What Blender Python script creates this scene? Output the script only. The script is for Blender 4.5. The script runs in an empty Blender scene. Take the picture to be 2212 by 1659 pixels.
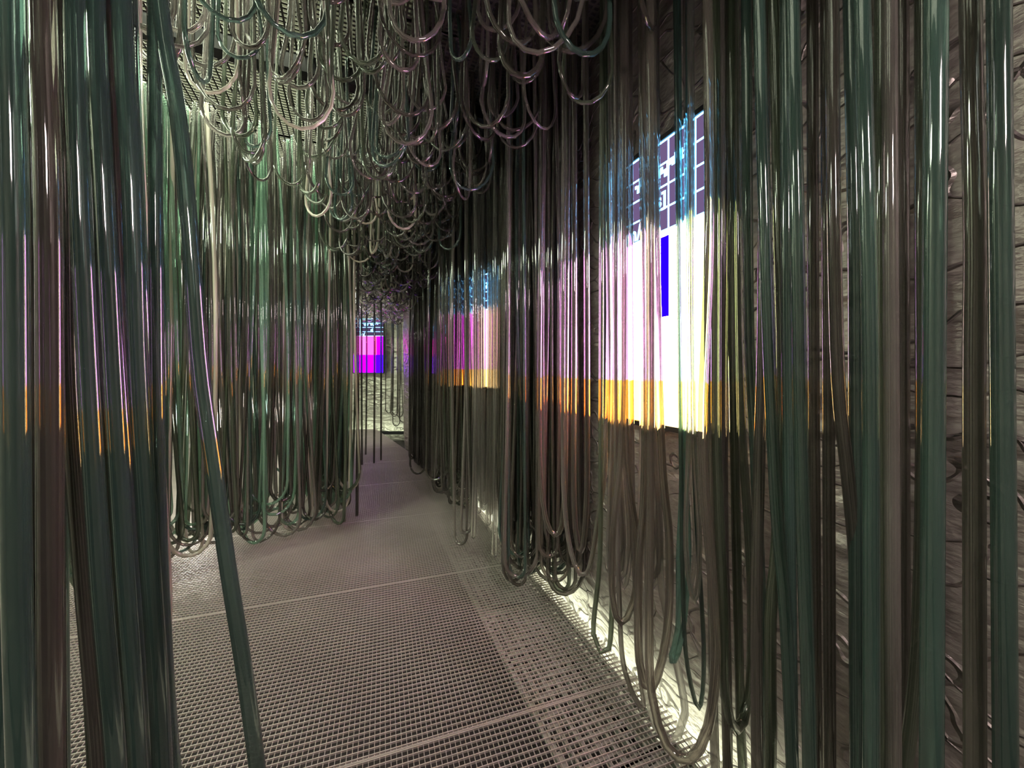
import bpy, math, random
import numpy as np
from mathutils import Vector, noise
random.seed(7)
R = random.random
U = random.uniform
scn = bpy.context.scene
COL = scn.collection

# ------------------------------------------------------------------ camera
FP = 831.0                      # focal length in pixels of a 2212 wide frame
EYE = 1.5
HOR = 797.0                     # pixel row of the horizon
cam_d = bpy.data.cameras.new('camera')
cam = bpy.data.objects.new('camera', cam_d)
COL.objects.link(cam)
cam.location = (0, 0, EYE)
cam.rotation_euler = (math.radians(90), 0, 0)
cam_d.sensor_fit = 'HORIZONTAL'
cam_d.sensor_width = 36
cam_d.lens = FP / 2212 * 36
cam_d.shift_y = -(829.5 - HOR) / 2212
cam_d.clip_start = 0.02
cam_d.clip_end = 60
scn.camera = cam

# ------------------------------------------------------------------ world, exposure
w = bpy.data.worlds.new('world')
scn.world = w
w.use_nodes = True
w.node_tree.nodes['Background'].inputs[0].default_value = (0.5, 0.55, 0.5, 1)
w.node_tree.nodes['Background'].inputs[1].default_value = 0.02
scn.view_settings.view_transform = 'Standard'
scn.view_settings.look = 'None'
scn.view_settings.gamma = 1
scn.view_settings.use_curve_mapping = False
scn.view_settings.exposure = 0.0
cy = scn.cycles
cy.max_bounces = 7
cy.diffuse_bounces = 2
cy.glossy_bounces = 3
cy.transmission_bounces = 5
cy.transparent_max_bounces = 10
cy.adaptive_threshold = 0.08
cy.sample_clamp_indirect = 4
cy.blur_glossy = 0.5

# ------------------------------------------------------------------ places
TH = math.radians(22.8)         # heading of the corridor, left of the view
CT, ST = math.cos(TH), math.sin(TH)
HC = 3.42                       # underside of the ceiling grid
def F(lat, s):                  # corridor frame -> world
    return (lat * CT - s * ST, lat * ST + s * CT)
def P(x, y, d):                 # picture point at depth d -> world
    return Vector(((x - 1106) / FP * d, d, EYE - (y - HOR) / FP * d))

# big lights: area lamps of the place, plus added fill lamps
def area(name, loc, rot, sx, sy, power, color):
    l = bpy.data.lights.new(name, 'AREA')
    l.shape = 'RECTANGLE'; l.size = sx; l.size_y = sy
    l.energy = power; l.color = color
    o = bpy.data.objects.new(name, l); COL.objects.link(o)
    o.location = loc; o.rotation_euler = rot
    return o
LIGHTC = (0.93, 1.0, 0.74)
for (lat, s, sx, sy, pw) in ((-0.95, 2.9, 1.4, 2.2, 120), (-0.5, 5.0, 1.4, 1.8, 120), (0.15, 6.9, 1.4, 1.6, 230), (0.7, 8.6, 1.4, 1.3, 230),
                             (-1.2, 0.2, 1.2, 2.2, 55)):
    x, y = F(lat, s)
    area('void_lamp', (x, y, HC + 0.26), (0, 0, TH), sx, sy, pw, LIGHTC)
# lamps in the gap between the left curtain and the left wall
for (lat, s, sy, pw) in ((-2.55, 1.6, 1.6, 90), (-2.6, 3.6, 1.8, 130), (-2.6, 5.6, 1.6, 90)):
    x, y = F(lat, s)
    area('gap_lamp', (x, y, 3.25), (0, math.radians(-18), TH), 0.35, sy, pw, (0.86, 1.0, 0.72))
# lamp hidden by the left curtain that rakes over the far floor
x, y = F(-1.9, 6.3)
area('low_lamp', (x, y, 0.9), (math.radians(70), 0, math.radians(-100)), 0.25, 0.25, 40, (1.0, 0.95, 0.85))
# point behind the camera for an added fill lamp
x, y = F(0.2, -1.2)
x2, y2 = -3.6, 8.2
area('end_fill_lamp', (x2, y2, 3.2), (math.radians(-40), 0, 0), 1.2, .5, 60, (1.0, 0.95, 0.85))  # unseen lamp added to brighten the end wall
area('fill_lamp', (x, y, 2.6), (math.radians(50), 0, TH), 0.35, 0.35, 34, (1.0, 0.82, 0.80))  # added fill from behind the camera, lifts the whole room

# ------------------------------------------------------------------ materials
def mat(name):
    m = bpy.data.materials.new(name); m.use_nodes = True
    nt = m.node_tree
    return m, nt, nt.nodes['Principled BSDF']
def tube_mat(name, col, trans, rough=0.06, clear=0.3):
    m, nt, b = mat(name)
    out = nt.nodes['Material Output']
    # soft mottling along the tube
    tc = nt.nodes.new('ShaderNodeTexCoord')
    mp = nt.nodes.new('ShaderNodeMapping'); mp.inputs['Scale'].default_value = (14, 14, 1.6)
    ns = nt.nodes.new('ShaderNodeTexNoise'); ns.inputs['Scale'].default_value = 1.0; ns.inputs['Detail'].default_value = 2
    cr = nt.nodes.new('ShaderNodeValToRGB')
    cr.color_ramp.elements[0].position = 0.3; cr.color_ramp.elements[1].position = 0.72
    cr.color_ramp.elements[0].color = (*[c * 0.6 for c in col], 1)
    cr.color_ramp.elements[1].color = (*[min(1, c * 1.5) for c in col], 1)
    L = nt.links.new
    L(tc.outputs['Object'], mp.inputs[0]); L(mp.outputs[0], ns.inputs['Vector']); L(ns.outputs[0], cr.inputs[0])
    L(cr.outputs[0], b.inputs['Base Color'])
    b.inputs['Roughness'].default_value = rough
    b.inputs['IOR'].default_value = 1.52
    b.inputs['Specular IOR Level'].default_value = 0.85
    b.inputs['Transmission Weight'].default_value = trans
    b.inputs['Coat Weight'].default_value = 0.7; b.inputs['Coat Roughness'].default_value = 0.04; b.inputs['Coat IOR'].default_value = 1.65
    tr = nt.nodes.new('ShaderNodeBsdfTransparent')
    tr.inputs[0].default_value = (*[min(1, 0.45 + c * 1.2) for c in col], 1)
    mx = nt.nodes.new('ShaderNodeMixShader'); mx.inputs[0].default_value = clear
    L(b.outputs[0], mx.inputs[1]); L(tr.outputs[0], mx.inputs[2]); L(mx.outputs[0], out.inputs['Surface'])
    return m
TM = {
    'teal': tube_mat('tube_teal', (0.06, 0.112, 0.096), 0.45),
    'moss': tube_mat('tube_moss', (0.105, 0.13, 0.09), 0.45),
    'brown': tube_mat('tube_smoky', (0.10, 0.09, 0.078), 0.5),
    'grey': tube_mat('tube_grey', (0.22, 0.20, 0.185), 0.5),
    'jade': tube_mat('tube_jade', (0.24, 0.40, 0.30), 0.55),
    'smoke': tube_mat('tube_smoke_clear', (0.30, 0.27, 0.24), 0.85, 0.05, 0.25),
    'aqua': tube_mat('tube_aqua_clear', (0.25, 0.45, 0.42), 0.85, 0.05, 0.3),
    'clear': tube_mat('tube_clear', (0.62, 0.60, 0.57), 0.92, 0.04, 0.35),
    'pale': tube_mat('tube_pale', (0.60, 0.55, 0.46), 0.3, 0.2, 0.2),
}

def plain(name, col, rough=0.5, metal=0.0):
    m, nt, b = mat(name)
    b.inputs['Base Color'].default_value = (*col, 1)
    b.inputs['Roughness'].default_value = rough
    b.inputs['Metallic'].default_value = metal
    return m
M_BLACK = plain('black_metal', (0.012, 0.012, 0.014), 0.5)
M_VOID = plain('void_paint', (0.55, 0.55, 0.47), 0.8)
M_SUB = plain('subfloor', (0.02, 0.014, 0.016), 0.8)
def noisy(name, c0, c1, scale, rough, metal):
    m, nt, b = mat(name)
    ns = nt.nodes.new('ShaderNodeTexNoise'); ns.inputs['Scale'].default_value = scale; ns.inputs['Detail'].default_value = 5
    tc = nt.nodes.new('ShaderNodeTexCoord')
    cr = nt.nodes.new('ShaderNodeValToRGB')
    cr.color_ramp.elements[0].position = 0.35; cr.color_ramp.elements[1].position = 0.7
    cr.color_ramp.elements[0].color = (*c0, 1); cr.color_ramp.elements[1].color = (*c1, 1)
    nt.links.new(tc.outputs['Object'], ns.inputs['Vector']); nt.links.new(ns.outputs[0], cr.inputs[0])
    nt.links.new(cr.outputs[0], b.inputs['Base Color'])
    b.inputs['Roughness'].default_value = rough; b.inputs['Metallic'].default_value = metal
    return m
M_GRATE = noisy('grating_steel', (0.44, 0.375, 0.36), (0.56, 0.49, 0.475), 1.5, 0.4, 0.3)
M_EDGE = noisy('bearing_steel', (0.22, 0.23, 0.20), (0.32, 0.33, 0.29), 5, 0.5, 0.1)
M_CGRID = noisy('ceiling_steel', (0.05, 0.05, 0.045), (0.12, 0.12, 0.10), 9, 0.5, 0.5)

def foil_mat(name, c0, c1, rough=0.36, metal=0.6):
    m, nt, b = mat(name)
    L = nt.links.new
    tc = nt.nodes.new('ShaderNodeTexCoord')
    mp = nt.nodes.new('ShaderNodeMapping'); mp.inputs['Scale'].default_value = (1.0, 1.0, 2.2)
    L(tc.outputs['Object'], mp.inputs[0])
    n1 = nt.nodes.new('ShaderNodeTexNoise'); n1.noise_type = 'RIDGED_MULTIFRACTAL'
    n1.inputs['Scale'].default_value = 3.4; n1.inputs['Detail'].default_value = 7; n1.inputs['Distortion'].default_value = 0.9
    n2 = nt.nodes.new('ShaderNodeTexNoise'); n2.inputs['Scale'].default_value = 30; n2.inputs['Detail'].default_value = 5
    # long sharp folds running level and slanting
    m3 = nt.nodes.new('ShaderNodeMapping'); m3.inputs['Scale'].default_value = (0.9, 0.9, 2.8); m3.inputs['Rotation'].default_value = (0.25, 0.15, 0)
    v = nt.nodes.new('ShaderNodeTexVoronoi'); v.feature = 'DISTANCE_TO_EDGE'; v.inputs['Scale'].default_value = 2.6
    nd = nt.nodes.new('ShaderNodeTexNoise'); nd.inputs['Scale'].default_value = 3.0
    va = nt.nodes.new('ShaderNodeVectorMath'); va.operation = 'MULTIPLY_ADD'; va.inputs[1].default_value = (1.1, 1.1, 1.1)
    L(tc.outputs['Object'], m3.inputs[0]); L(tc.outputs['Object'], nd.inputs['Vector'])
    L(nd.outputs['Color'], va.inputs[0]); L(m3.outputs[0], va.inputs[2]); L(va.outputs[0], v.inputs['Vector'])
    mr = nt.nodes.new('ShaderNodeMapRange'); mr.inputs[2].default_value = 0.035; mr.inputs[3].default_value = 1; mr.inputs[4].default_value = 0
    L(v.outputs['Distance'], mr.inputs[0])
    L(mp.outputs[0], n1.inputs['Vector']); L(mp.outputs[0], n2.inputs['Vector'])
    b1 = nt.nodes.new('ShaderNodeBump'); b1.inputs['Strength'].default_value = 0.75; b1.inputs['Distance'].default_value = 0.05
    b2 = nt.nodes.new('ShaderNodeBump'); b2.inputs['Strength'].default_value = 0.5; b2.inputs['Distance'].default_value = 0.012
    b3 = nt.nodes.new('ShaderNodeBump'); b3.inputs['Strength'].default_value = 0.8; b3.inputs['Distance'].default_value = 0.02
    L(n1.outputs[0], b1.inputs['Height']); L(mr.outputs[0], b3.inputs['Height']); L(n2.outputs[0], b2.inputs['Height'])
    L(b1.outputs[0], b3.inputs['Normal']); L(b3.outputs[0], b2.inputs['Normal'])
    L(b2.outputs[0], b.inputs['Normal'])
    cr = nt.nodes.new('ShaderNodeValToRGB')
    cr.color_ramp.elements[0].position = 0.3; cr.color_ramp.elements[1].position = 0.75
    cr.color_ramp.elements[0].color = (*c0, 1); cr.color_ramp.elements[1].color = (*c1, 1)
    L(n2.outputs[0], cr.inputs[0]); L(cr.outputs[0], b.inputs['Base Color'])
    b.inputs['Roughness'].default_value = rough; b.inputs['Metallic'].default_value = metal
    return m
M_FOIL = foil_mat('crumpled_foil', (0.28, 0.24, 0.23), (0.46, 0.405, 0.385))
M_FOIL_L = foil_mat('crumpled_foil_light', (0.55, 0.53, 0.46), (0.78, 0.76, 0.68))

def emis(name, col, k):
    m = bpy.data.materials.new(name); m.use_nodes = True
    nt = m.node_tree; nt.nodes.clear()
    e = nt.nodes.new('ShaderNodeEmission'); o = nt.nodes.new('ShaderNodeOutputMaterial')
    e.inputs[0].default_value = (*col, 1); e.inputs[1].default_value = k
    nt.links.new(e.outputs[0], o.inputs[0])
    return m
M_LINE = emis('screen_white_line', (0.16, 0.55, 1.0), 9.0)
M_BLUE = emis('screen_blue', (0.02, 0.0, 0.8), 1.3)
M_STRIP = emis('strip_light', (0.9, 1.0, 0.7), 34.0)

M_STRIP2 = emis('strip_light_dim', (0.9, 1.0, 0.7), 9.0)

# ------------------------------------------------------------------ object helpers
def link(name, me, m=None, parent=None, **kw):
    o = bpy.data.objects.new(name, me); COL.objects.link(o)
    if m is not None:
        me.materials.append(m)
    if parent is not None: o.parent = parent
    for k, v in kw.items():
        if v: o[k] = v
    return o
def mesh(name, vs, fs, smooth=False):
    me = bpy.data.meshes.new(name)
    vs = np.asarray(vs, dtype=np.float32); fs = np.asarray(fs, dtype=np.int32)
    n = len(fs); k = fs.shape[1]
    me.vertices.add(len(vs)); me.vertices.foreach_set('co', vs.ravel())
    me.loops.add(n * k); me.loops.foreach_set('vertex_index', fs.ravel())
    me.polygons.add(n); me.polygons.foreach_set('loop_start', np.arange(0, n * k, k, dtype=np.int32))
    me.polygons.foreach_set('use_smooth', np.full(n, smooth))
    me.update(calc_edges=True)
    return me
BV = np.array([(x, y, z) for x in (-.5, .5) for y in (-.5, .5) for z in (-.5, .5)])
BF = np.array([(0, 1, 3, 2), (4, 6, 7, 5), (0, 4, 5, 1), (2, 3, 7, 6), (0, 2, 6, 4), (1, 5, 7, 3)])
def boxes(name, lst):           # lst of (centre, size) -> one mesh
    vs, fs = [], []
    for i, (c, s) in enumerate(lst):
        vs.append(BV * np.array(s) + np.array(c)); fs.append(BF + 8 * i)
    return mesh(name, np.concatenate(vs), np.concatenate(fs))

def smooth_path(pts, step=0.05):
    """Catmull-Rom through 3-D points, sampled by length"""
    p = np.array([tuple(q) for q in pts], dtype=float)
    p = np.vstack([2 * p[0] - p[1], p, 2 * p[-1] - p[-2]])
    out = []
    for i in range(1, len(p) - 2):
        a, b, c, d = p[i - 1:i + 3]
        L = np.linalg.norm(c - b)
        n = max(2, min(14, int(L / step)))
        t = np.linspace(0, 1, n, endpoint=False)[:, None]
        out.append(0.5 * (2 * b + (c - a) * t + (2 * a - 5 * b + 4 * c - d) * t ** 2 + (3 * b - a - 3 * c + d) * t ** 3))
    out.append(p[-2][None])
    return np.vstack(out)
def sweep(path, r, k):
    """verts and quads of a round tube along path (n,3)"""
    n = len(path)
    t = np.gradient(path, axis=0); t /= np.linalg.norm(t, axis=1)[:, None] + 1e-9
    ref = path[-1] - path[0]; ref[2] = 0
    if np.linalg.norm(ref) < 1e-4: ref = np.array((1.0, 0, 0))
    side = np.cross(ref / np.linalg.norm(ref), (0, 0, 1.0))     # normal of the loop plane
    u = side - t * (t @ side)[:, None]; u /= np.linalg.norm(u, axis=1)[:, None] + 1e-9
    v = np.cross(t, u)
    a = np.linspace(0, 2 * math.pi, k, endpoint=False)
    vs = path[:, None, :] + r * (np.cos(a)[None, :, None] * u[:, None, :] + np.sin(a)[None, :, None] * v[:, None, :])
    i = np.arange(n - 1)[:, None] * k; j = np.arange(k)[None]; j2 = (j + 1) % k
    f = np.stack([i + j, i + j2, i + k + j2, i + k + j], -1).reshape(-1, 4)
    return vs.reshape(-1, 3), f
def tube_obj(name, path, r, m, k=8, **kw):
    c = path.mean(axis=0)
    vs, fs = sweep(path, r, k)
    o = link(name, mesh(name, vs - c, fs, True), TM[m], **kw)
    o.location = c
    return o
def join_tubes(name, paths, r, m, k=6, **kw):
    VS, FS, n = [], [], 0
    for p in paths:
        vs, fs = sweep(p, r, k); VS.append(vs); FS.append(fs + n); n += len(vs)
    return link(name, mesh(name, np.concatenate(VS), np.concatenate(FS), True), TM[m], **kw)

def u_path(x, y, ang, wt, wb, zb, zt=HC + 0.03, sway=0.03, n=9):
    """a tube hung by both ends: legs wt apart at the top, wb apart low down, lowest point at zb"""
    dx, dy = math.cos(ang), math.sin(ang)
    H = zt - zb
    r = wb / 2
    s1, s2 = U(-sway, sway), U(-sway, sway)
    o1, o2 = U(-sway, sway), U(-sway, sway)
    L, Rr = [], []
    for i in range(n):
        f = i / (n - 1)                 # 0 = top
        z = zt - (H - r * 1.35) * f
        q = f ** 1.6
        hw = wt / 2 + (wb - wt) / 2 * q
        bow = math.sin(f * math.pi)
        L.append((x - dx * hw + s1 * bow - dy * o1 * bow, y - dy * hw + s1 * bow * .4 + dx * o1 * bow, z))
        Rr.append((x + dx * hw + s2 * bow - dy * o2 * bow, y + dy * hw + s2 * bow * .4 + dx * o2 * bow, z))
    skew = U(-.12, .12) * wb
    bot = []
    for a in np.linspace(0, math.pi, 9)[1:-1]:
        ca, sa = math.cos(a), math.sin(a)
        bot.append((x - dx * r * ca + dx * skew * sa, y - dy * r * ca, zb + r * 1.35 * (1 - sa)))
    return np.array(L + bot + Rr[::-1])

# ------------------------------------------------------------------ the shell
WR = [F(1.33, -1.7), F(1.33, 4.7)]
WR.append((WR[1][0] - 3.0 * math.sin(math.radians(30)), WR[1][1] + 3.0 * math.cos(math.radians(30))))
WR.append((-2.28, 9.75))
WL = [F(-2.9, -1.7), F(-2.9, 8.0), (-6.6, 9.75)]
def wall(name, pts, m, flare, amp, side, step=0.05):
    """crumpled sheet hung along a polyline; side = +1 when the room is to the left of its run"""
    xs = []
    for i in range(len(pts) - 1):
        a, b = Vector(pts[i]), Vector(pts[i + 1]); n = max(2, int((b - a).length / step))
        for j in range(n): xs.append((a.lerp(b, j / n), (b - a).normalized()))
    xs.append((Vector(pts[-1]), (Vector(pts[-1]) - Vector(pts[-2])).normalized()))
    nz = int((HC + 0.75) / step)
    vs = []
    for (p, d) in xs:
        nx, ny = -d.y * side, d.x * side
        for k in range(nz + 1):
            z = k / nz * (HC + 0.75) - 0.31
            q = Vector((p.x, p.y, z))
            h = noise.fractal(q * 1.3 + Vector((3, 1, 9)), 1.0, 2.0, 4) * amp
            rg = noise.ridged_multi_fractal(Vector((p.x * 1.1, p.y * 1.1, z * 3.2 + 0.6 * p.x)), 1.0, 2.1, 4, 0.9, 2.0)
            h += (rg - 0.9) * amp * 0.35
            h += flare * math.exp(-max(z + .03, 0) / 0.11) * (z > -.1)
            if name == 'wall_right': h += 0.0 - 0.03 * max(0, 1 - max(z, 0) / .35) ** 1.5 + 0.012 * noise.noise(Vector((p.x * 9, p.y * 9, z * 14))) * max(0, 1 - z / .35)
            vs.append((p.x + nx * h, p.y + ny * h, z))
    n1 = nz + 1
    i = np.arange(len(xs) - 1)[:, None] * n1; k = np.arange(nz)[None]
    fs = np.stack([i + k, i + k + 1, i + n1 + k + 1, i + n1 + k], -1).reshape(-1, 4)
    o = link(name, mesh(name, vs, fs, True), m, kind='structure')
    return o
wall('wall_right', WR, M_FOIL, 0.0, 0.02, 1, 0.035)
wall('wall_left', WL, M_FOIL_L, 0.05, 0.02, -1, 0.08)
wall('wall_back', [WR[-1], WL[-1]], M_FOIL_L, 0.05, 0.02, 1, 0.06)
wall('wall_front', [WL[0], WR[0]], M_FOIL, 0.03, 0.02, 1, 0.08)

link('floor', boxes('floor', [((-1.6, 4.2, -0.36), (14, 14.5, 0.1))]), M_SUB, kind='structure')
fl = bpy.data.objects['floor']
link('ceiling', boxes('ceiling', [((-1.6, 4.2, HC + 0.55), (14, 14.5, 0.1))]), M_VOID, kind='structure')
ce = bpy.data.objects['ceiling']

# floor gratings: fine steel mesh, panels across the walk
TG = math.radians(18.5)
def grating(name, cx, cy, rot, lx, ly, px, py, tx, ty, z, hgt, m, parent, **kw):
    bs = []
    nx, ny = int(lx / px), int(ly / py)
    for i in range(nx + 1): bs.append(((-lx / 2 + i * px, 0, -hgt / 2 - 0.001), (tx, ly, hgt)))
    for j in range(ny + 1): bs.append(((0, -ly / 2 + j * py, -hgt * 0.35), (lx, ty, hgt * 0.7)))
    for s in (-1, 1):
        bs.append(((0, s * ly / 2, -hgt / 2), (lx, tx * 2.2, hgt)))
        bs.append(((s * lx / 2, 0, -hgt / 2), (tx * 2.2, ly, hgt)))
    o = link(name, boxes(name, bs), m, parent, **kw)
    o.location = (cx, cy, z); o.rotation_euler = (0, 0, rot)
    return o
def G(lat, s):                  # grating frame, turned a little less than the corridor
    c, t = math.cos(TG), math.sin(TG)
    return (lat * c - s * t, lat * t + s * c)
def lim(p, q, off):             # half plane to the left of the wall line p -> q, off inside it
    d = Vector((q[0] - p[0], q[1] - p[1])).normalized(); n = Vector((d.y, -d.x))
    return n, n.dot(Vector(p)) - off
CUTS = [lim(WR[0], WR[1], 0.045), lim(WR[1], WR[2], 0.04)]
def clip(a, b):
    """part of the floor segment a-b inside the walls, as parameters"""
    t0, t1 = 0.0, 1.0
    for n, c in CUTS:
        fa, fb = n.dot(a) - c, n.dot(b) - c
        if fa > 0 and fb > 0: return None
        if fa > 0: t0 = max(t0, fa / (fa - fb))
        elif fb > 0: t1 = min(t1, fa / (fa - fb))
    return (t0, t1) if t1 - t0 > .002 else None
def floor_panel(s0, s1, px, py, tx, ty, hgt):
    a0, a1 = -3.6, 2.4
    c, t = math.cos(TG), math.sin(TG)
    W = lambda la, al: Vector((la * c - al * t, la * t + al * c))
    bs = []
    la = a0
    while la < a1:
        r = clip(W(la, s0), W(la, s1))
        if r: y0, y1 = s0 + (s1 - s0) * r[0], s0 + (s1 - s0) * r[1]; bs.append(((la, (y0 + y1) / 2, -.0055), (tx, y1 - y0, .006)))
        la += px
    al = s0 + py / 2
    rows = []
    while al < s1: rows.append((al, ty)); al += py
    rows += [(s0 + .002, .0024), (s1 - .002, .0024)]
    for al, th in rows:
        r = clip(W(a0, al), W(a1, al))
        if r: x0, x1 = a0 + (a1 - a0) * r[0], a0 + (a1 - a0) * r[1]; bs.append((((x0 + x1) / 2, al, -.004), (x1 - x0, th, .008)))
    o = link('floor_grating', boxes('floor_grating', bs), M_GRATE, fl)
    o.rotation_euler = (0, 0, TG)
for k in range(9):
    floor_panel(-0.9 + 1.24 * k, -0.9 + 1.24 * (k + 1), 0.0205, 0.0265, 0.0017, 0.0034, 0.022)
# coarser bearing grating below it along the foot of the right wall
for k in range(5):
    s = -1.0 + 1.1 * k + 0.55
    x, y = F(0.99, s)
    grating('edge_grating', x, y, TH, 0.46, 1.09, 0.058, 0.050, 0.013, 0.012, -0.032, 0.02, M_EDGE, fl)

# ceiling grid
for a in range(7):
    for b in range(3):
        x, y = F(-1.0 - 0.0 + (b - 1) * 1.55, -0.8 + 1.5 * a + 0.75)
        grating('ceiling_grid', x, y, TH, 1.54, 1.49, 0.042, 0.031, 0.012, 0.012, HC + 0.03, 0.005, M_CGRID, ce)
# black block added to keep light off the right curtain top, cross beams
blk = boxes('shade_block', [((0, 0, 0), (1.25, 7.4, 0.5))])
x, y = F(1.0, 2.0)
o = link('shade_block', blk, M_BLACK, ce); o.location = (x, y, HC + 0.28); o.rotation_euler = (0, 0, TH)
for s in (2.75, 5.1, 7.4):
    x, y = F(-1.0, s)
    o = link('beam', boxes('beam', [((0, 0, 0), (4.2, 0.09, 0.10))]), M_BLACK, ce); o.location = (x, y, HC - 0.02); o.rotation_euler = (0, 0, TH)

# light strips below the gratings at the foot of the walls
def strip(p, q, label, sd, m=None, zs=-0.085):
    p, q = Vector(p), Vector(q); d = q - p
    e = bpy.data.objects.new('strip_light', None); COL.objects.link(e)
    e['label'] = label; e['category'] = 'light'
    e.location = (*((p + q) / 2), zs); e.rotation_euler = (0, 0, math.atan2(d.y, d.x))
    link('channel', boxes('channel', [((0, sd * 0.022, 0.012), (d.length, 0.004, 0.074)), ((0, sd * 0.010, 0.048), (d.length, 0.026, 0.003)), ((0, 0, -0.026), (d.length, 0.05, 0.004))]), M_BLACK, e)
    link('diffuser', boxes('diffuser', [((0, sd * 0.012, 0.0), (d.length, 0.014, 0.034))]), m or M_STRIP, e)
strip(F(1.20, -0.6), F(1.20, 4.6), 'pale light strip glowing below the grating along the right wall', 1, None, -0.2)
strip((-5.8, 9.5), (-2.6, 9.5), 'pale light strip glowing at the foot of the far end wall', -1, M_STRIP2)

# ------------------------------------------------------------------ screens
def screen(cx, cy, cz, ang, wd, ht, label, kind):
    """ang = direction the screen's width runs, seen left to right"""
    e = bpy.data.objects.new('display_screen', None); COL.objects.link(e)
    e.location = (cx, cy, cz); e.rotation_euler = (0, 0, ang)
    e['label'] = label; e['category'] = 'screen'; e['group'] = 'tall display screens on the walls'
    # local: x along the width, -y toward the viewer, z up
    fr = 0.022
    link('casing', boxes('casing', [((0, 0.03, 0), (wd + 0.03, 0.05, ht + 0.03)),
         ((0, 0.0, ht / 2 + fr / 2), (wd + 2 * fr, 0.03, fr)), ((0, 0.0, -ht / 2 - fr / 2), (wd + 2 * fr, 0.03, fr)),
         ((-wd / 2 - fr / 2, 0.0, 0), (fr, 0.03, ht)), ((wd / 2 + fr / 2, 0.0, 0), (fr, 0.03, ht))]), M_BLACK, e)
    m = bpy.data.materials.new('screen_picture'); m.use_nodes = True
    nt = m.node_tree; nt.nodes.clear(); L = nt.links.new
    out = nt.nodes.new('ShaderNodeOutputMaterial'); em = nt.nodes.new('ShaderNodeEmission'); L(em.outputs[0], out.inputs[0])
    tc = nt.nodes.new('ShaderNodeTexCoord'); sp = nt.nodes.new('ShaderNodeSeparateXYZ'); L(tc.outputs['Object'], sp.inputs[0])
    def ramp(src, lo, hi, stops, interp='CONSTANT'):
        mr = nt.nodes.new('ShaderNodeMapRange'); mr.inputs[1].default_value = lo; mr.inputs[2].default_value = hi
        L(src, mr.inputs[0])
        r = nt.nodes.new('ShaderNodeValToRGB'); r.color_ramp.interpolation = interp
        el = r.color_ramp.elements
        el[0].position, el[0].color = stops[0][0], (*stops[0][1], 1)
        el[1].position, el[1].color = stops[1][0], (*stops[1][1], 1)
        for p, c in stops[2:]:
            q = el.new(p); q.color = (*c, 1)
        L(mr.outputs[0], r.inputs[0]); return r.outputs[0]
    if kind < 3:
        upper = ramp(sp.outputs[0], -wd / 2, wd / 2, [(0, (.62, .2, .62)), (.25, (.85, .34, .9)), (.62, (.9, .5, .95)), (.8, (.85, .62, .5)), (1, (.7, .85, .25))], 'EASE')
        low = ramp(sp.outputs[0], -wd / 2, wd / 2, [(0, (1, .10, .006)), (.5, (1, .45, .03)), (1, (.95, .75, .4))], 'LINEAR')
        if kind == 2: upper = ramp(sp.outputs[0], -wd / 2, wd / 2, [(0, (.45, .07, .5)), (.25, (.85, .06, .9)), (.55, (.9, .12, .95)), (.8, (.9, .5, .35)), (1, (.8, .7, .25))], 'EASE')
        split = 0.155
    else:
        upper = ramp(sp.outputs[0], -wd / 2, wd / 2, [(0, (.8, .05, .55)), (.45, (.9, .03, .5)), (.72, (.9, .02, .1)), (.78, (.12, .0, .9)), (1, (.05, .0, .9))], 'CONSTANT')
        low = ramp(sp.outputs[0], -wd / 2, wd / 2, [(0, (.25, .0, .9)), (.75, (.02, .0, .9)), (1, (.02, .0, .9))], 'CONSTANT')
        split = 0.33
    gt = nt.nodes.new('ShaderNodeMath'); gt.operation = 'GREATER_THAN'; gt.inputs[1].default_value = -ht / 2 + ht * split
    L(sp.outputs[2], gt.inputs[0])
    mx = nt.nodes.new('ShaderNodeMix'); mx.data_type = 'RGBA'; L(gt.outputs[0], mx.inputs[0]); L(low, mx.inputs[6]); L(upper, mx.inputs[7])
    g2 = nt.nodes.new('ShaderNodeMath'); g2.operation = 'GREATER_THAN'; g2.inputs[1].default_value = -ht / 2 + ht * 0.68
    L(sp.outputs[2], g2.inputs[0])
    m2 = nt.nodes.new('ShaderNodeMix'); m2.data_type = 'RGBA'; L(g2.outputs[0], m2.inputs[0]); L(mx.outputs[2], m2.inputs[6])
    m2.inputs[7].default_value = (0.0045, 0.003, 0.0065, 1) if kind == 1 else (0.012, 0.008, 0.018, 1)
    L(m2.outputs[2], em.inputs[0]); em.inputs[1].default_value = {1: 38.0, 2: 6, 3: 7}[kind]
    link('picture_panel', boxes('picture_panel', [((0, 0, 0), (wd, 0.01, ht))]), m, e)
    # white graph lines in the dark upper third
    z0, z1 = -ht / 2 + ht * 0.68, ht / 2
    t = 0.0075
    for fx in (.22, .44, .69, .92): link('graph_line', boxes('graph_line', [((-wd / 2 + wd * fx, -0.0062, (z0 + z1) / 2), (t, 0.002, z1 - z0))]), M_LINE, e)
    for j in range(0, 5): link('graph_line', boxes('graph_line', [((0, -0.0062, z0 + (z1 - z0 - t) * j / 4 + t / 2), (wd, 0.002, t))]), M_LINE, e)
    # jagged trace
    bs = []; x = wd * 0.06; z = z0 + (z1 - z0) * 0.70
    for i in range(22):
        nx = x + wd * 0.012; nz = z0 + (z1 - z0) * (0.70 - 0.05 * math.sin(i * .28) + 0.035 * math.sin(i * 2.1) + 0.03 * math.sin(i * 5.3))
        bs.append((((x + nx) / 2, -0.007, (z + nz) / 2), (abs(nx - x) + t, 0.002, abs(nz - z) + t * .9))); x, z = nx, nz
    link('graph_trace', boxes('graph_trace', bs), M_LINE, e); bs = []
    x = -wd * 0.15; z = z0 + (z1 - z0) * .68
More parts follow.
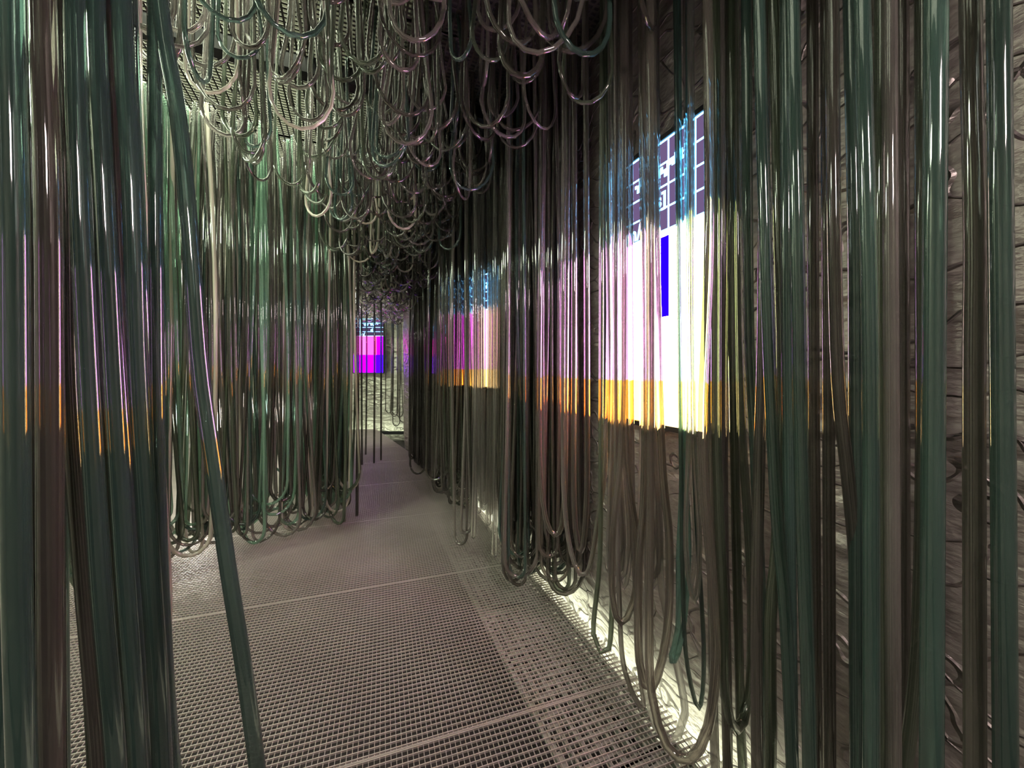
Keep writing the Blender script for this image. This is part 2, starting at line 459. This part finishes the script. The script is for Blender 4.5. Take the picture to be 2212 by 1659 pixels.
    for i in range(12):
        nx = x + wd * 0.012; nz = z0 + (z1 - z0) * (0.66 + 0.04 * math.sin(i * 2.1) + 0.03 * math.sin(i * 5.3))
        bs.append((((x + nx) / 2, -0.007, (z + nz) / 2), (abs(nx - x) + t, 0.002, abs(nz - z) + t * .9))); x, z = nx, nz
    link('graph_trace', boxes('graph_trace', bs), M_LINE, e)
    def text(s, x, z, size):
        c = bpy.data.curves.new('lettering', 'FONT'); c.body = s; c.size = size; c.extrude = 0.001; c.offset = 0.002
        o = bpy.data.objects.new('lettering', c); COL.objects.link(o)
        me = bpy.data.meshes.new_from_object(o.evaluated_get(bpy.context.evaluated_depsgraph_get())); bpy.data.objects.remove(o)
        o = link('lettering', me, M_LINE, e); o.location = (x, -0.008, z); o.rotation_euler = (math.pi / 2, 0, 0)
    text('m/', -wd * 0.26, z0 + 0.014, 0.10)
    text('s]', wd * 0.075, z0 + (z1 - z0) * 0.29, 0.085)
    if kind == 1:
        link('blue_bar', boxes('blue_bar', [((wd * .125, -0.0062, .026), (wd * 0.135, 0.002, .35))]), M_BLUE, e)
    return e
def wall_screen(xl, dl, xr, dr, zb, zt, label, kind):
    a = Vector(((xl - 1106) / FP * dl, dl)); b = Vector(((xr - 1106) / FP * dr, dr))
    d = b - a; c = (a + b) / 2
    return screen(c.x, c.y, (zb + zt) / 2, math.atan2(d.y, d.x), d.length, zt - zb, label, kind)
# depth on the right wall from a pixel column
def dep(x, lat=1.27):
    a = math.atan((x - 1106) / FP) + TH
    s = lat / math.tan(a)
    return lat * ST + s * CT
wall_screen(1316, dep(1316), 1527, dep(1527), 1.255, 2.50, 'large bright portrait screen nearest on the right wall, white and magenta under a graph', 1)
wall_screen(994, 4.3, 1087, 3.55, 1.325, 2.44, 'second portrait screen along the right wall, half hidden behind the dense curtain', 2)
wall_screen(764, 9.45, 828, 9.45, 1.41, 2.73, 'small far portrait screen on the end wall, magenta over violet blue', 3)

# ------------------------------------------------------------------ hanging tubes, near ones one by one
TR = 0.0135
def near(path, m, label, r=TR, k=14, name='hanging_tube', group=None, up=(True, True)):
    """path: picture points (x, y, depth) of one tube, from one end to the other; both ends are led up to the ceiling grid"""
    pts = [P(*q) for q in path]
    def top(a, b):
        # go up from a, carrying on the lean but fading it
        d = a - b; lean = Vector((d.x, d.y, 0)) / max(0.15, abs(d.z))
        q = a + lean * 0.35; q.z = a.z + (HC + 0.03 - a.z) * 0.5
        q2 = a + lean * 0.4; q2.z = HC + 0.03
        return [q2, q]
    if up[0] and pts[0].z < HC - .2: pts = top(pts[0], pts[1]) + pts
    if up[1] and pts[-1].z < HC - .2: pts = pts + top(pts[-1], pts[-2])[::-1]
    return tube_obj(name, smooth_path(pts, 0.05), r, m, k, label=label, category='tube', group=group)

# right foreground: (first leg, second leg, joined low down)
def pair(a, b, m, label, yb=None, r=TR, **kw):
    """two legs given top to bottom, joined by a bow below their last points"""
    (xa, ya, da), (xb, yb_, db) = a[-1], b[-1]
    drop = 0.75 * abs((xb - xa)) + 40
    y0 = (ya + yb_) / 2 + drop
    mid = [(xa + (xb - xa) * .18, ya + (y0 - ya) * .72, da + (db - da) * .15), ((xa + xb) / 2, y0, (da + db) / 2), (xa + (xb - xa) * .82, yb_ + (y0 - yb_) * .72, da + (db - da) * .85)]
    return near(list(a) + mid + list(b)[::-1], m, label, r=r, **kw)
D = 0.62
ORD = 'first second third fourth'.split()
RF = [
 ([(2158, 0, .60), (2165, 800, .60), (2172, 1659, .60), (2176, 2100, .6)], [(2262, 0, .66), (2270, 900, .66), (2272, 2100, .66)], 'teal',
  'dark teal tube hanging nearest to the right edge of the picture'),
 ([(2096, 0, .64), (2106, 500, .64), (2104, 830, .64), (2106, 1659, .64), (2106, 2000, .64)], [(2300, 0, .8), (2300, 900, .8), (2290, 1900, .8)], 'brown',
  'near black smoky tube, second from the right edge before the bare foil wall'),
 ([(2022, 0, .58), (2016, 800, .58), (2012, 1659, .58), (2010, 2150, .58)], [(2400, 0, .62), (2390, 900, .62), (2360, 2100, .62)], 'teal',
  'broad teal tube with a bright line down its right side, third from the right edge'),
 ([(1992, 0, .9), (1992, 500, .9), (1994, 1000, .9), (1983, 1400, .9), (1955, 1659, .9), (1940, 1750, .9)], [(1905, 0, .86), (1903, 900, .86), (1905, 1650, .86), (1900, 1740, .88)], 'moss',
  'green grey tube hanging half behind the broad teal tube and bending left low down'),
 ([(1921, 0, .84), (1925, 800, .84), (1930, 1659, .84), (1930, 1760, .84)], [(1948, 0, .95), (1950, 900, .95), (1952, 1760, .95)], 'grey',
  'brownish grey double tube with thin pale lines, between two teal tubes on the right'),
 ([(1862, 0, .76), (1875, 500, .76), (1880, 830, .76), (1882, 1250, .76), (1882, 1659, .76), (1882, 1900, .76)], [(1836, 0, .9), (1846, 500, .9), (1848, 1000, .9), (1852, 1800, .88)], 'teal',
  'teal tube with a cyan and green bright edge, fourth broad one from the right'),
 ([(1785, 0, 1.0), (1788, 500, 1.0), (1790, 900, 1.0), (1792, 1500, 1.0), (1792, 1700, 1.0)], [(1755, 0, 1.05), (1757, 700, 1.05), (1765, 1720, 1.05)], 'brown',
  'thin upright dark tube left of the slanting dark tube on the right'),
 ([(1797, 0, .9), (1802, 500, .9), (1811, 830, .9), (1832, 1030, .9), (1850, 1230, .9), (1866, 1530, .9), (1868, 1700, .9)], [(1934, 0, 1.0), (1938, 900, 1.0), (1930, 1650, 1.0)], 'brown',
  'dark brown tube slanting down to the right beside the thin upright one'),
 ([(1712, 0, .84), (1722, 500, .84), (1727, 830, .84), (1735, 1130, .84), (1746, 1500, .84), (1750, 1750, .84)], [(1698, 0, .95), (1700, 500, .95), (1702, 830, .95), (1712, 1700, .95)], 'teal',
  'teal tube with a white line down its right edge, right of the crossing tubes'),
 ([(1640, 0, .92), (1650, 400, .92), (1664, 830, .92), (1680, 1130, .92), (1697, 1330, .92), (1712, 1659, .92), (1716, 1750, .92)], [(1612, 0, 1.1), (1618, 700, 1.1), (1632, 1000, 1.1), (1660, 1700, 1.05)], 'teal',
  'teal tube with a strong cyan highlight that crosses a darker tube near the bottom'),
 ([(1672, 0, 1.0), (1684, 500, 1.0), (1690, 830, 1.0), (1678, 1180, 1.0), (1665, 1330, 1.0), (1664, 1659, 1.0)], [(1580, 0, 1.2), (1583, 700, 1.2), (1600, 1580, 1.2)], 'moss',
  'green grey tube that crosses behind the teal tube with the cyan highlight'),
 ([(1652, 0, 1.05), (1648, 700, 1.0), (1640, 1000, .98), (1634, 1300, .95), (1636, 1659, .95), (1638, 1720, .95)], [(1570, 0, 1.25), (1566, 500, 1.22), (1562, 1000, 1.2), (1572, 1659, 1.15)], 'brown',
  'thick dark brown tube hanging right of the long teardrop loops, reaching the bottom'),
]
for a, b, m, lab in RF:
    pair(a, b, m, lab, group='tubes hanging beside the right foreground wall')
g = 'long loops hanging in front of the nearest screen'
near([(1528, 0, 1.1), (1532, 500, 1.1), (1518, 950, 1.1), (1541, 1280, 1.1), (1546, 1430, 1.1), (1530, 1570, 1.1), (1490, 1640, 1.12), (1440, 1610, 1.15), (1408, 1500, 1.2), (1402, 1350, 1.25), (1405, 1000, 1.3), (1404, 300, 1.3)], 'smoke',
     'long dark brown loop whose bottom sweeps left over the bright wall foot', group=g)
near([(1545, 0, 1.12), (1548, 500, 1.12), (1548, 950, 1.1), (1562, 1300, 1.1), (1566, 1500, 1.12), (1590, 1575, 1.15), (1618, 1500, 1.2), (1622, 1250, 1.25), (1598, 830, 1.3), (1590, 300, 1.3)], 'moss',
     'mossy loop hanging between the screen and the thick dark brown tube', group=g)
near([(1556, 0, 1.2), (1557, 500, 1.2), (1557, 980, 1.2), (1568, 1330, 1.2), (1572, 1659, 1.2), (1560, 1740, 1.2), (1545, 1650, 1.2), (1538, 1300, 1.25), (1536, 900, 1.3), (1540, 300, 1.3)], 'grey',
     'grey loop right beside the bright right edge of the nearest screen', group=g)
near([(1345, 100, 1.45), (1345, 870, 1.45), (1325, 1130, 1.4), (1323, 1290, 1.4), (1341, 1346, 1.4), (1368, 1300, 1.4), (1378, 1175, 1.42), (1353, 945, 1.45), (1352, 300, 1.45)], 'smoke',
     'smoky clear teardrop loop below the left part of the nearest screen', r=.0115, group=g)
near([(1386, 100, 1.4), (1394, 945, 1.35), (1380, 1220, 1.32), (1381, 1430, 1.3), (1408, 1488, 1.3), (1440, 1370, 1.3), (1446, 1175, 1.33), (1428, 945, 1.38), (1412, 300, 1.4)], 'smoke',
     'larger smoky clear teardrop loop below the middle of the nearest screen', group=g)
near([(1399, 100, 1.5), (1400, 900, 1.5), (1400, 1250, 1.45), (1393, 1380, 1.4), (1402, 1520, 1.4), (1440, 1600, 1.4), (1480, 1540, 1.4), (1440, 1330, 1.45), (1424, 1150, 1.5), (1418, 300, 1.5)], 'clear',
     'clear loop hanging inside the larger teardrop and reaching the edge grating', group=g)
near([(1466, 100, 1.45), (1473, 945, 1.45), (1466, 1200, 1.45), (1464, 1360, 1.42), (1450, 1415, 1.4), (1456, 1428, 1.4), (1474, 1370, 1.42), (1488, 1200, 1.45), (1481, 945, 1.45), (1486, 300, 1.45)], 'aqua',
     'slim teal loop hanging under the right part of the nearest screen', r=.0095, group=g)
near([(1460, 100, 1.4), (1470, 900, 1.42), (1476, 1300, 1.42), (1485, 1440, 1.42), (1510, 1530, 1.42), (1520, 1400, 1.42), (1500, 1000, 1.42), (1492, 300, 1.42)], 'teal',
     'wide thin teal loop low before the wall under the nearest screen', r=0.008, group=g)
near([(1330, 100, 1.5), (1330, 900, 1.5), (1338, 1300, 1.45), (1350, 1450, 1.4), (1390, 1530, 1.4), (1376, 1380, 1.45), (1366, 1000, 1.5), (1362, 300, 1.5)], 'grey',
     'thin grey loop dropping below the dark teardrop loop', r=0.009, group=g)
near([(1318, 60, 1.7), (1312, 900, 1.7), (1290, 1130, 1.7), (1268, 1238, 1.7), (1240, 1215, 1.75), (1220, 1100, 1.8), (1216, 900, 1.8), (1218, 300, 1.8)], 'grey',
     'wide grey loop left of the nearest screen, bottom low over the wall foot', r=0.011, group=g)
near([(1228, 60, 1.9), (1222, 900, 1.9), (1218, 1090, 1.9), (1208, 1150, 1.9), (1188, 1145, 1.9), (1172, 1080, 1.95), (1165, 900, 2.0), (1170, 300, 2.0)], 'brown',
     'dark loop left of the wide grey loop, ending above the pale wall', group=g)
near([(1300, 60, 1.6), (1298, 900, 1.6), (1296, 1200, 1.6), (1282, 1370, 1.55), (1316, 1400, 1.5), (1322, 1200, 1.6), (1318, 900, 1.6), (1310, 300, 1.6)], 'moss',
     'mossy loop hanging down to the wall foot left of the nearest screen', r=0.010, group=g)
near([(1265, 60, 1.75), (1268, 900, 1.75), (1266, 1100, 1.75), (1255, 1190, 1.75), (1240, 1090, 1.8), (1240, 700, 1.8)], 'brown',
     'narrow dark loop between the wide grey loop and its neighbour', group=g)
# bundles that cross the screen
for (x0, dd, cols) in ((1326, 1.55, ('clear', 'clear', 'clear')), (1338, 1.5, ('clear', 'clear')), (1392, 1.5, ('clear', 'clear')), (1406, 1.5, ('clear', 'clear')), (1478, 1.5, ('clear',)), (1490, 1.35, ('clear',))):
    for i, m in enumerate(cols):
        x1 = x0 + U(-5, 5)
        near([(x1, 60, dd), (x1 + 3, 500, dd), (x1 + U(-3, 6), 900, dd), (x1 - 8, 1180, dd), (x1 + U(0, 14), 1290 + U(-60, 40), dd), (x1 + 22, 1180, dd), (x1 + 9, 900, dd), (x1 + 6, 300, dd)], m,
             'thin clear loop, %s of the %s narrow bundle crossing the nearest screen' % (ORD[i], 'outer first' if x0 == 1326 else 'first' if x0 < 1350 else 'middle' if x0 < 1450 else 'last'), r=0.0085, k=10, group='narrow bundle %d crossing the nearest screen' % (1 if x0 < 1350 else 2 if x0 < 1450 else 3))

# left foreground
LFG = 'tubes massed in the left foreground'
near([(345, 0, .78), (385, 250, .78), (410, 500, .78), (424, 700, .78), (436, 830, .78), (465, 1030, .78), (493, 1230, .78), (525, 1430, .78), (556, 1659, .78), (575, 1850, .78), (540, 2020, .8), (440, 1980, .85), (380, 1700, .9), (352, 1300, .95), (340, 900, .95), (335, 300, .95)], 'teal',
     'single teal tube swinging away from the left mass and across the floor', r=0.0145, group=LFG)
near([(222, 60, .95), (236, 300, .95), (245, 500, .95), (258, 760, .95), (270, 960, .95), (280, 1300, .95), (285, 1700, .95), (260, 1850, .95), (235, 1700, 1.0), (225, 1000, 1.0)], 'pale',
     'pale beige flat looking tube among the green ones in the left foreground', group=LFG)
near([(290, 0, 1.2), (300, 300, 1.2), (318, 600, 1.2), (338, 830, 1.2), (352, 1100, 1.2), (362, 1300, 1.2), (350, 1500, 1.2), (325, 1600, 1.2), (305, 1400, 1.25), (300, 900, 1.3)], 'pale',
     'pale beige tube just right of the left foreground mass', r=0.012, group=LFG)
near([(262, 0, .72), (285, 400, .72), (298, 800, .72), (322, 1180, .72), (345, 1530, .72), (352, 1800, .72), (320, 2100, .72), (255, 2000, .75), (240, 1500, .78), (215, 900, .8)], 'teal',
     'broad teal tube along the right rim of the left foreground mass', r=0.015, group=LFG)
lf = [  # (x at top, at 830, at 1659), depth, colour
 (-30, -10, 8, .55, 'teal'), (20, 32, 48, .52, 'teal'), (58, 78, 92, .60, 'brown'), (92, 108, 112, .56, 'brown'),
 (128, 150, 216, .66, 'brown'), (160, 192, 252, .62, 'teal'), (185, 222, 285, .70, 'moss'), (205, 246, 300, .66, 'teal'), (232, 270, 322, .80, 'brown'),
 (0, 12, 30, .7, 'moss'), (45, 56, 70, .74, 'grey'), (75, 92, 104, .8, 'moss'), (112, 128, 128, .82, 'teal'), (140, 168, 205, .85, 'moss'),
 (170, 205, 240, .9, 'brown'), (200, 238, 275, .95, 'teal'), (248, 280, 318, .98, 'moss'), (-10, 5, 15, .9, 'brown'), (30, 42, 58, .95, 'teal'),
 (62, 70, 84, 1.0, 'brown'), (100, 118, 120, 1.02, 'teal'), (150, 178, 228, .75, 'brown'), (272, 300, 335, .9, 'teal')]
word = {'teal': 'teal green', 'brown': 'dark smoky', 'moss': 'mossy green', 'grey': 'clear grey'}
ORD = 'first second third fourth fifth sixth seventh eighth ninth tenth eleventh twelfth thirteenth fourteenth fifteenth'.split()
BAND = lambda i: (0, 9) if i < 9 else (9, len(lf))
for i, (a, b, c, d, m) in enumerate(lf):
    w2 = U(-1, 1)
    dx = U(14, 30) * (-1 if w2 < 0 else 1)
    near([(a, 0, d), ((a + b) / 2 + U(-5, 5), 400, d), (b, 830, d), ((b + c) / 2 + U(-5, 5), 1250, d), (c, 1659, d), (c + 5, 1950 + U(-100, 60), d), (c + dx * .5, 2040 + U(-60, 60), d + .04),
          (c + dx, 1900, d + .08), (c + dx * .9, 1659, d + .1), (b + dx * .6, 830, d + .12), (a + dx * .5, 100, d + .12)], m,
         '%s tube, %s from the left edge, %s of left foreground mass' % (word[m], ORD[sorted(range(*BAND(i)), key=lambda q: lf[q][1]).index(i)], 'front layer' if i < 9 else 'back layer'), r=TR * U(.9, 1.12), group='%s tubes massed in the left foreground' % word[m])

# ------------------------------------------------------------------ curtains of many tubes
def inside(x, y):
    """lateral, along"""
    return x * CT + y * ST, -x * ST + y * CT
WORD = {'jade': 'light jade green', 'teal': 'teal green', 'moss': 'mossy green', 'brown': 'dark smoky', 'grey': 'clear grey', 'pale': 'pale beige', 'clear': 'clear', 'smoke': 'smoky clear', 'aqua': 'aqua clear'}
def zoned(m, where, a, b, front):
    z = 'near end' if a else 'middle' if b else 'far end'
    t = ('front row' if front else 'deeper rows')
    return '%s tube in the %s of the %s, its %s' % (WORD[m], t, where, z), '%s tubes, %s, %s of the %s' % (WORD[m], t, z, where)
rank = []          # hanging tubes
def put(lst, d, path, m, label, group, r, name):
    lst.append((d, path, m, label, group, r, name))
def pick(ws):
    t = U(0, sum(w for _, w in ws))
    for m, w in ws:
        t -= w
        if t <= 0: return m
    return ws[-1][0]
# left curtain: its face runs from near left to the middle distance, several tubes deep
face = [(-2.75, 2.1), (-2.35, 2.75), (-1.95, 3.1), (-1.52, 3.55), (-1.97, 4.4), (-2.5, 5.4), (-3.0, 6.5)]
cum = [0]
for i in range(len(face) - 1): cum.append(cum[-1] + math.dist(face[i], face[i + 1]))
def on_face(t):
    for i in range(len(face) - 1):
        if t <= cum[i + 1]:
            f = (t - cum[i]) / (cum[i + 1] - cum[i]); a, b = face[i], face[i + 1]
            return a[0] + (b[0] - a[0]) * f, a[1] + (b[1] - a[1]) * f, math.atan2(b[1] - a[1], b[0] - a[0])
    return face[-1][0], face[-1][1], math.atan2(1, -.4)
NL = 330
for i in range(NL):
    t = (i + R()) / NL * cum[-1] * 1.0
    fx, fy, an = on_face(t)
    depth = abs(random.gauss(0, .33))
    x, y = fx - depth * 0.95 + U(-.03, .03), fy - 0.15 * depth + U(-.03, .03)
    a = an if R() < .5 else U(-.5, .6)
    wb = U(.10, .30); wt = wb * U(.15, .9)
    zb = U(.10, .42) if y < 4.2 else U(.02, .25)
    m = pick((('moss', 2.5), ('teal', 1.5), ('jade', 3), ('grey', 2.6), ('brown', 2.6), ('pale', 1.3)))
    put(rank, math.hypot(x, y), u_path(x, y, a, wt, wb, zb, sway=.05), m, *zoned(m, 'left curtain', t < cum[-1] * .33, t < cum[-1] * .66, depth < .25), TR * U(.75, 1.05), 'hanging_tube')
# right curtain
NR = 230
for i in range(NR):
    s = 1.95 + (i + R()) / NR * 2.55
    lat = 1.33 - 0.12 - abs(random.gauss(0, .16))
    x, y = F(lat, s)
    wb = U(.08, .24); wt = wb * U(.2, .9)
    zb = U(.10, .50)
    m = pick((('moss', .8), ('grey', 2.6), ('brown', 6), ('pale', .12), ('teal', .4), ('smoke', 2.0)))
    if 1008 < 1106 + FP * x / y < 1098:
        if R() < .72: continue
        m, wb, wt = 'clear', .03, .02
    put(rank, math.hypot(x, y), u_path(x, y, U(-.6, .9), wt, wb, zb, sway=.03), m, *zoned(m, 'right curtain', s < 2.7, s < 3.6, lat < 1.1), TR * U(.7, .95), 'hanging_tube')
for i in range(150):
    f = i / 150
    a, b = (-.42, 4.1), (-1.55, 6.3)
    x = a[0] + (b[0] - a[0]) * f + U(-.07, .05); y = a[1] + (b[1] - a[1]) * f + U(-.1, .05)
    wb = U(.06, .16)
    m = pick((('moss', .6), ('grey', 2.6), ('brown', 5), ('pale', .15), ('smoke', 2.5)))
    if 1008 < 1106 + FP * x / y: continue
    put(rank, math.hypot(x, y), u_path(x, y, U(-.4, 1.2), wb * .6, wb, U(.0, .16), sway=.02), m, 'smoky tube reaching almost to the floor where the right curtain turns', 'tubes at the turn of the right curtain', TR * U(.8, 1.0), 'hanging_tube')
for (x0, y1, d) in ((771, 1128, 3.85), (743, 1150, 3.7), (782, 1018, 5.9), (808, 1014, 6.0), (823, 1001, 6.2), (790, 985, 6.6)):
    p = P(x0, y1, d)
    zz = np.linspace(HC + .03, max(.03, p.z), 10); bw = U(-.02, .02)
    put(rank, 1.0, np.array([(p.x + bw * math.sin(k_ * .35), p.y, z_) for k_, z_ in enumerate(zz)]), 'brown', 'lone dark tube hanging clear of the left curtain before the far screen', 'lone dark tubes before the far screen', .015, 'hanging_tube')
for i in range(12):
    p = P(U(828, 905), 900, U(8.9, 9.5))
    put(rank, p.length, u_path(p.x, p.y, U(-.3, .3), .12, .16, U(.1, .5)), pick((('grey', 2), ('brown', 1))), 'thin tube hanging before the pale end wall', 'tubes before the end wall', TR * .7, 'hanging_tube')
rank.sort(key=lambda q: q[0])
NMAX = 300 - 60
for q in rank[:NMAX]:
    tube_obj(q[6], q[1], q[5], q[2], 10 if q[0] < 3.5 else 8, label=q[3], category='tube', group=q[4])
for m in TM:
    ps = [q[1] for q in rank[NMAX:] if q[2] == m]
    if ps:
        join_tubes('distant_tubes', ps, TR * .85, m, 7, label='mass of %s tubes in the deeper layers of the curtains' % WORD[m], category='tubes', kind='stuff')

# ceiling loops
loops = []
for i in range(900):
    for _ in range(30):
        s = 0.9 + R() * 8.6
        lat = U(-1.75, 1.15)
        x, y = F(lat, s)
        if y > 9.4: continue
        # keep to the walk: right bound and left bound swing with the corridor
        yy = y
        rb = np.interp(yy, [0, 1.3, 1.9, 3.0, 5.0, 9.4], [.75, .42, .15, -.42, -1.15, -2.3])
        lb = np.interp(yy, [0, 1.4, 2.1, 2.6, 4.2, 9.4], [-1.5, -1.6, -1.5, -1.35, -1.75, -3.9])
        if lb <= x <= rb and yy > 1.15 and (yy > 3.0 or R() < .55): break
    else:
        continue
    wb = U(.13, .27); wt = wb * U(.35, .95)
    zb = U(2.5, 2.98) if y < 3 else U(2.42, 2.98) if y < 6.5 else U(2.5, 2.95)
    ang = U(-.5, .5) if R() < .75 else U(-1.4, 1.4)
    m = pick((('moss', 2), ('teal', 1.8), ('grey', 1.8), ('brown', 5), ('pale', 1.0 if x < -.6 else .15))) if y < 4.5 else pick((('grey', 3), ('pale', 2), ('clear', 2), ('brown', 1)))
    side = ('left side', 'centre', 'right side')[min(2, int(3 * (x - lb) / (rb - lb + 1e-6)))]
    low = 'long' if zb < 2.7 else 'short'
    loops.append((math.hypot(x, y), u_path(x, y, ang, wt, wb, zb, sway=.012, n=5), m, y, TR * U(.5, .74), side, low))
loops.sort(key=lambda q: q[0])
for q in loops[:300]:
    if q[3] < 2.4: lab, gr = 'loop hanging from the ceiling grid over the near walkway', 'ceiling loops over the near walkway'
    elif q[3] < 4.6: lab, gr = 'loop hanging from the ceiling grid halfway along', 'ceiling loops halfway along the walkway'
    else: lab, gr = 'loop hanging from the ceiling grid near the far screen', 'ceiling loops at the far end'
    lab = '%s %s %s, %s' % (q[6], WORD[q[2]], lab, q[5]); gr = '%s %s %s, %s' % (q[6], WORD[q[2]], gr, q[5])
    tube_obj('ceiling_loop', q[1], q[4], q[2], 10 if q[0] < 2.6 else 8, label=lab, category='loop', group=gr)
for m in TM:
    ps = [q[1] for q in loops[300:] if q[2] == m]
    if ps:
        join_tubes('distant_ceiling_loops', ps, TR * .8, m, 7, label='far %s tube loops crowded under the ceiling grid' % WORD[m], category='loops', kind='stuff')
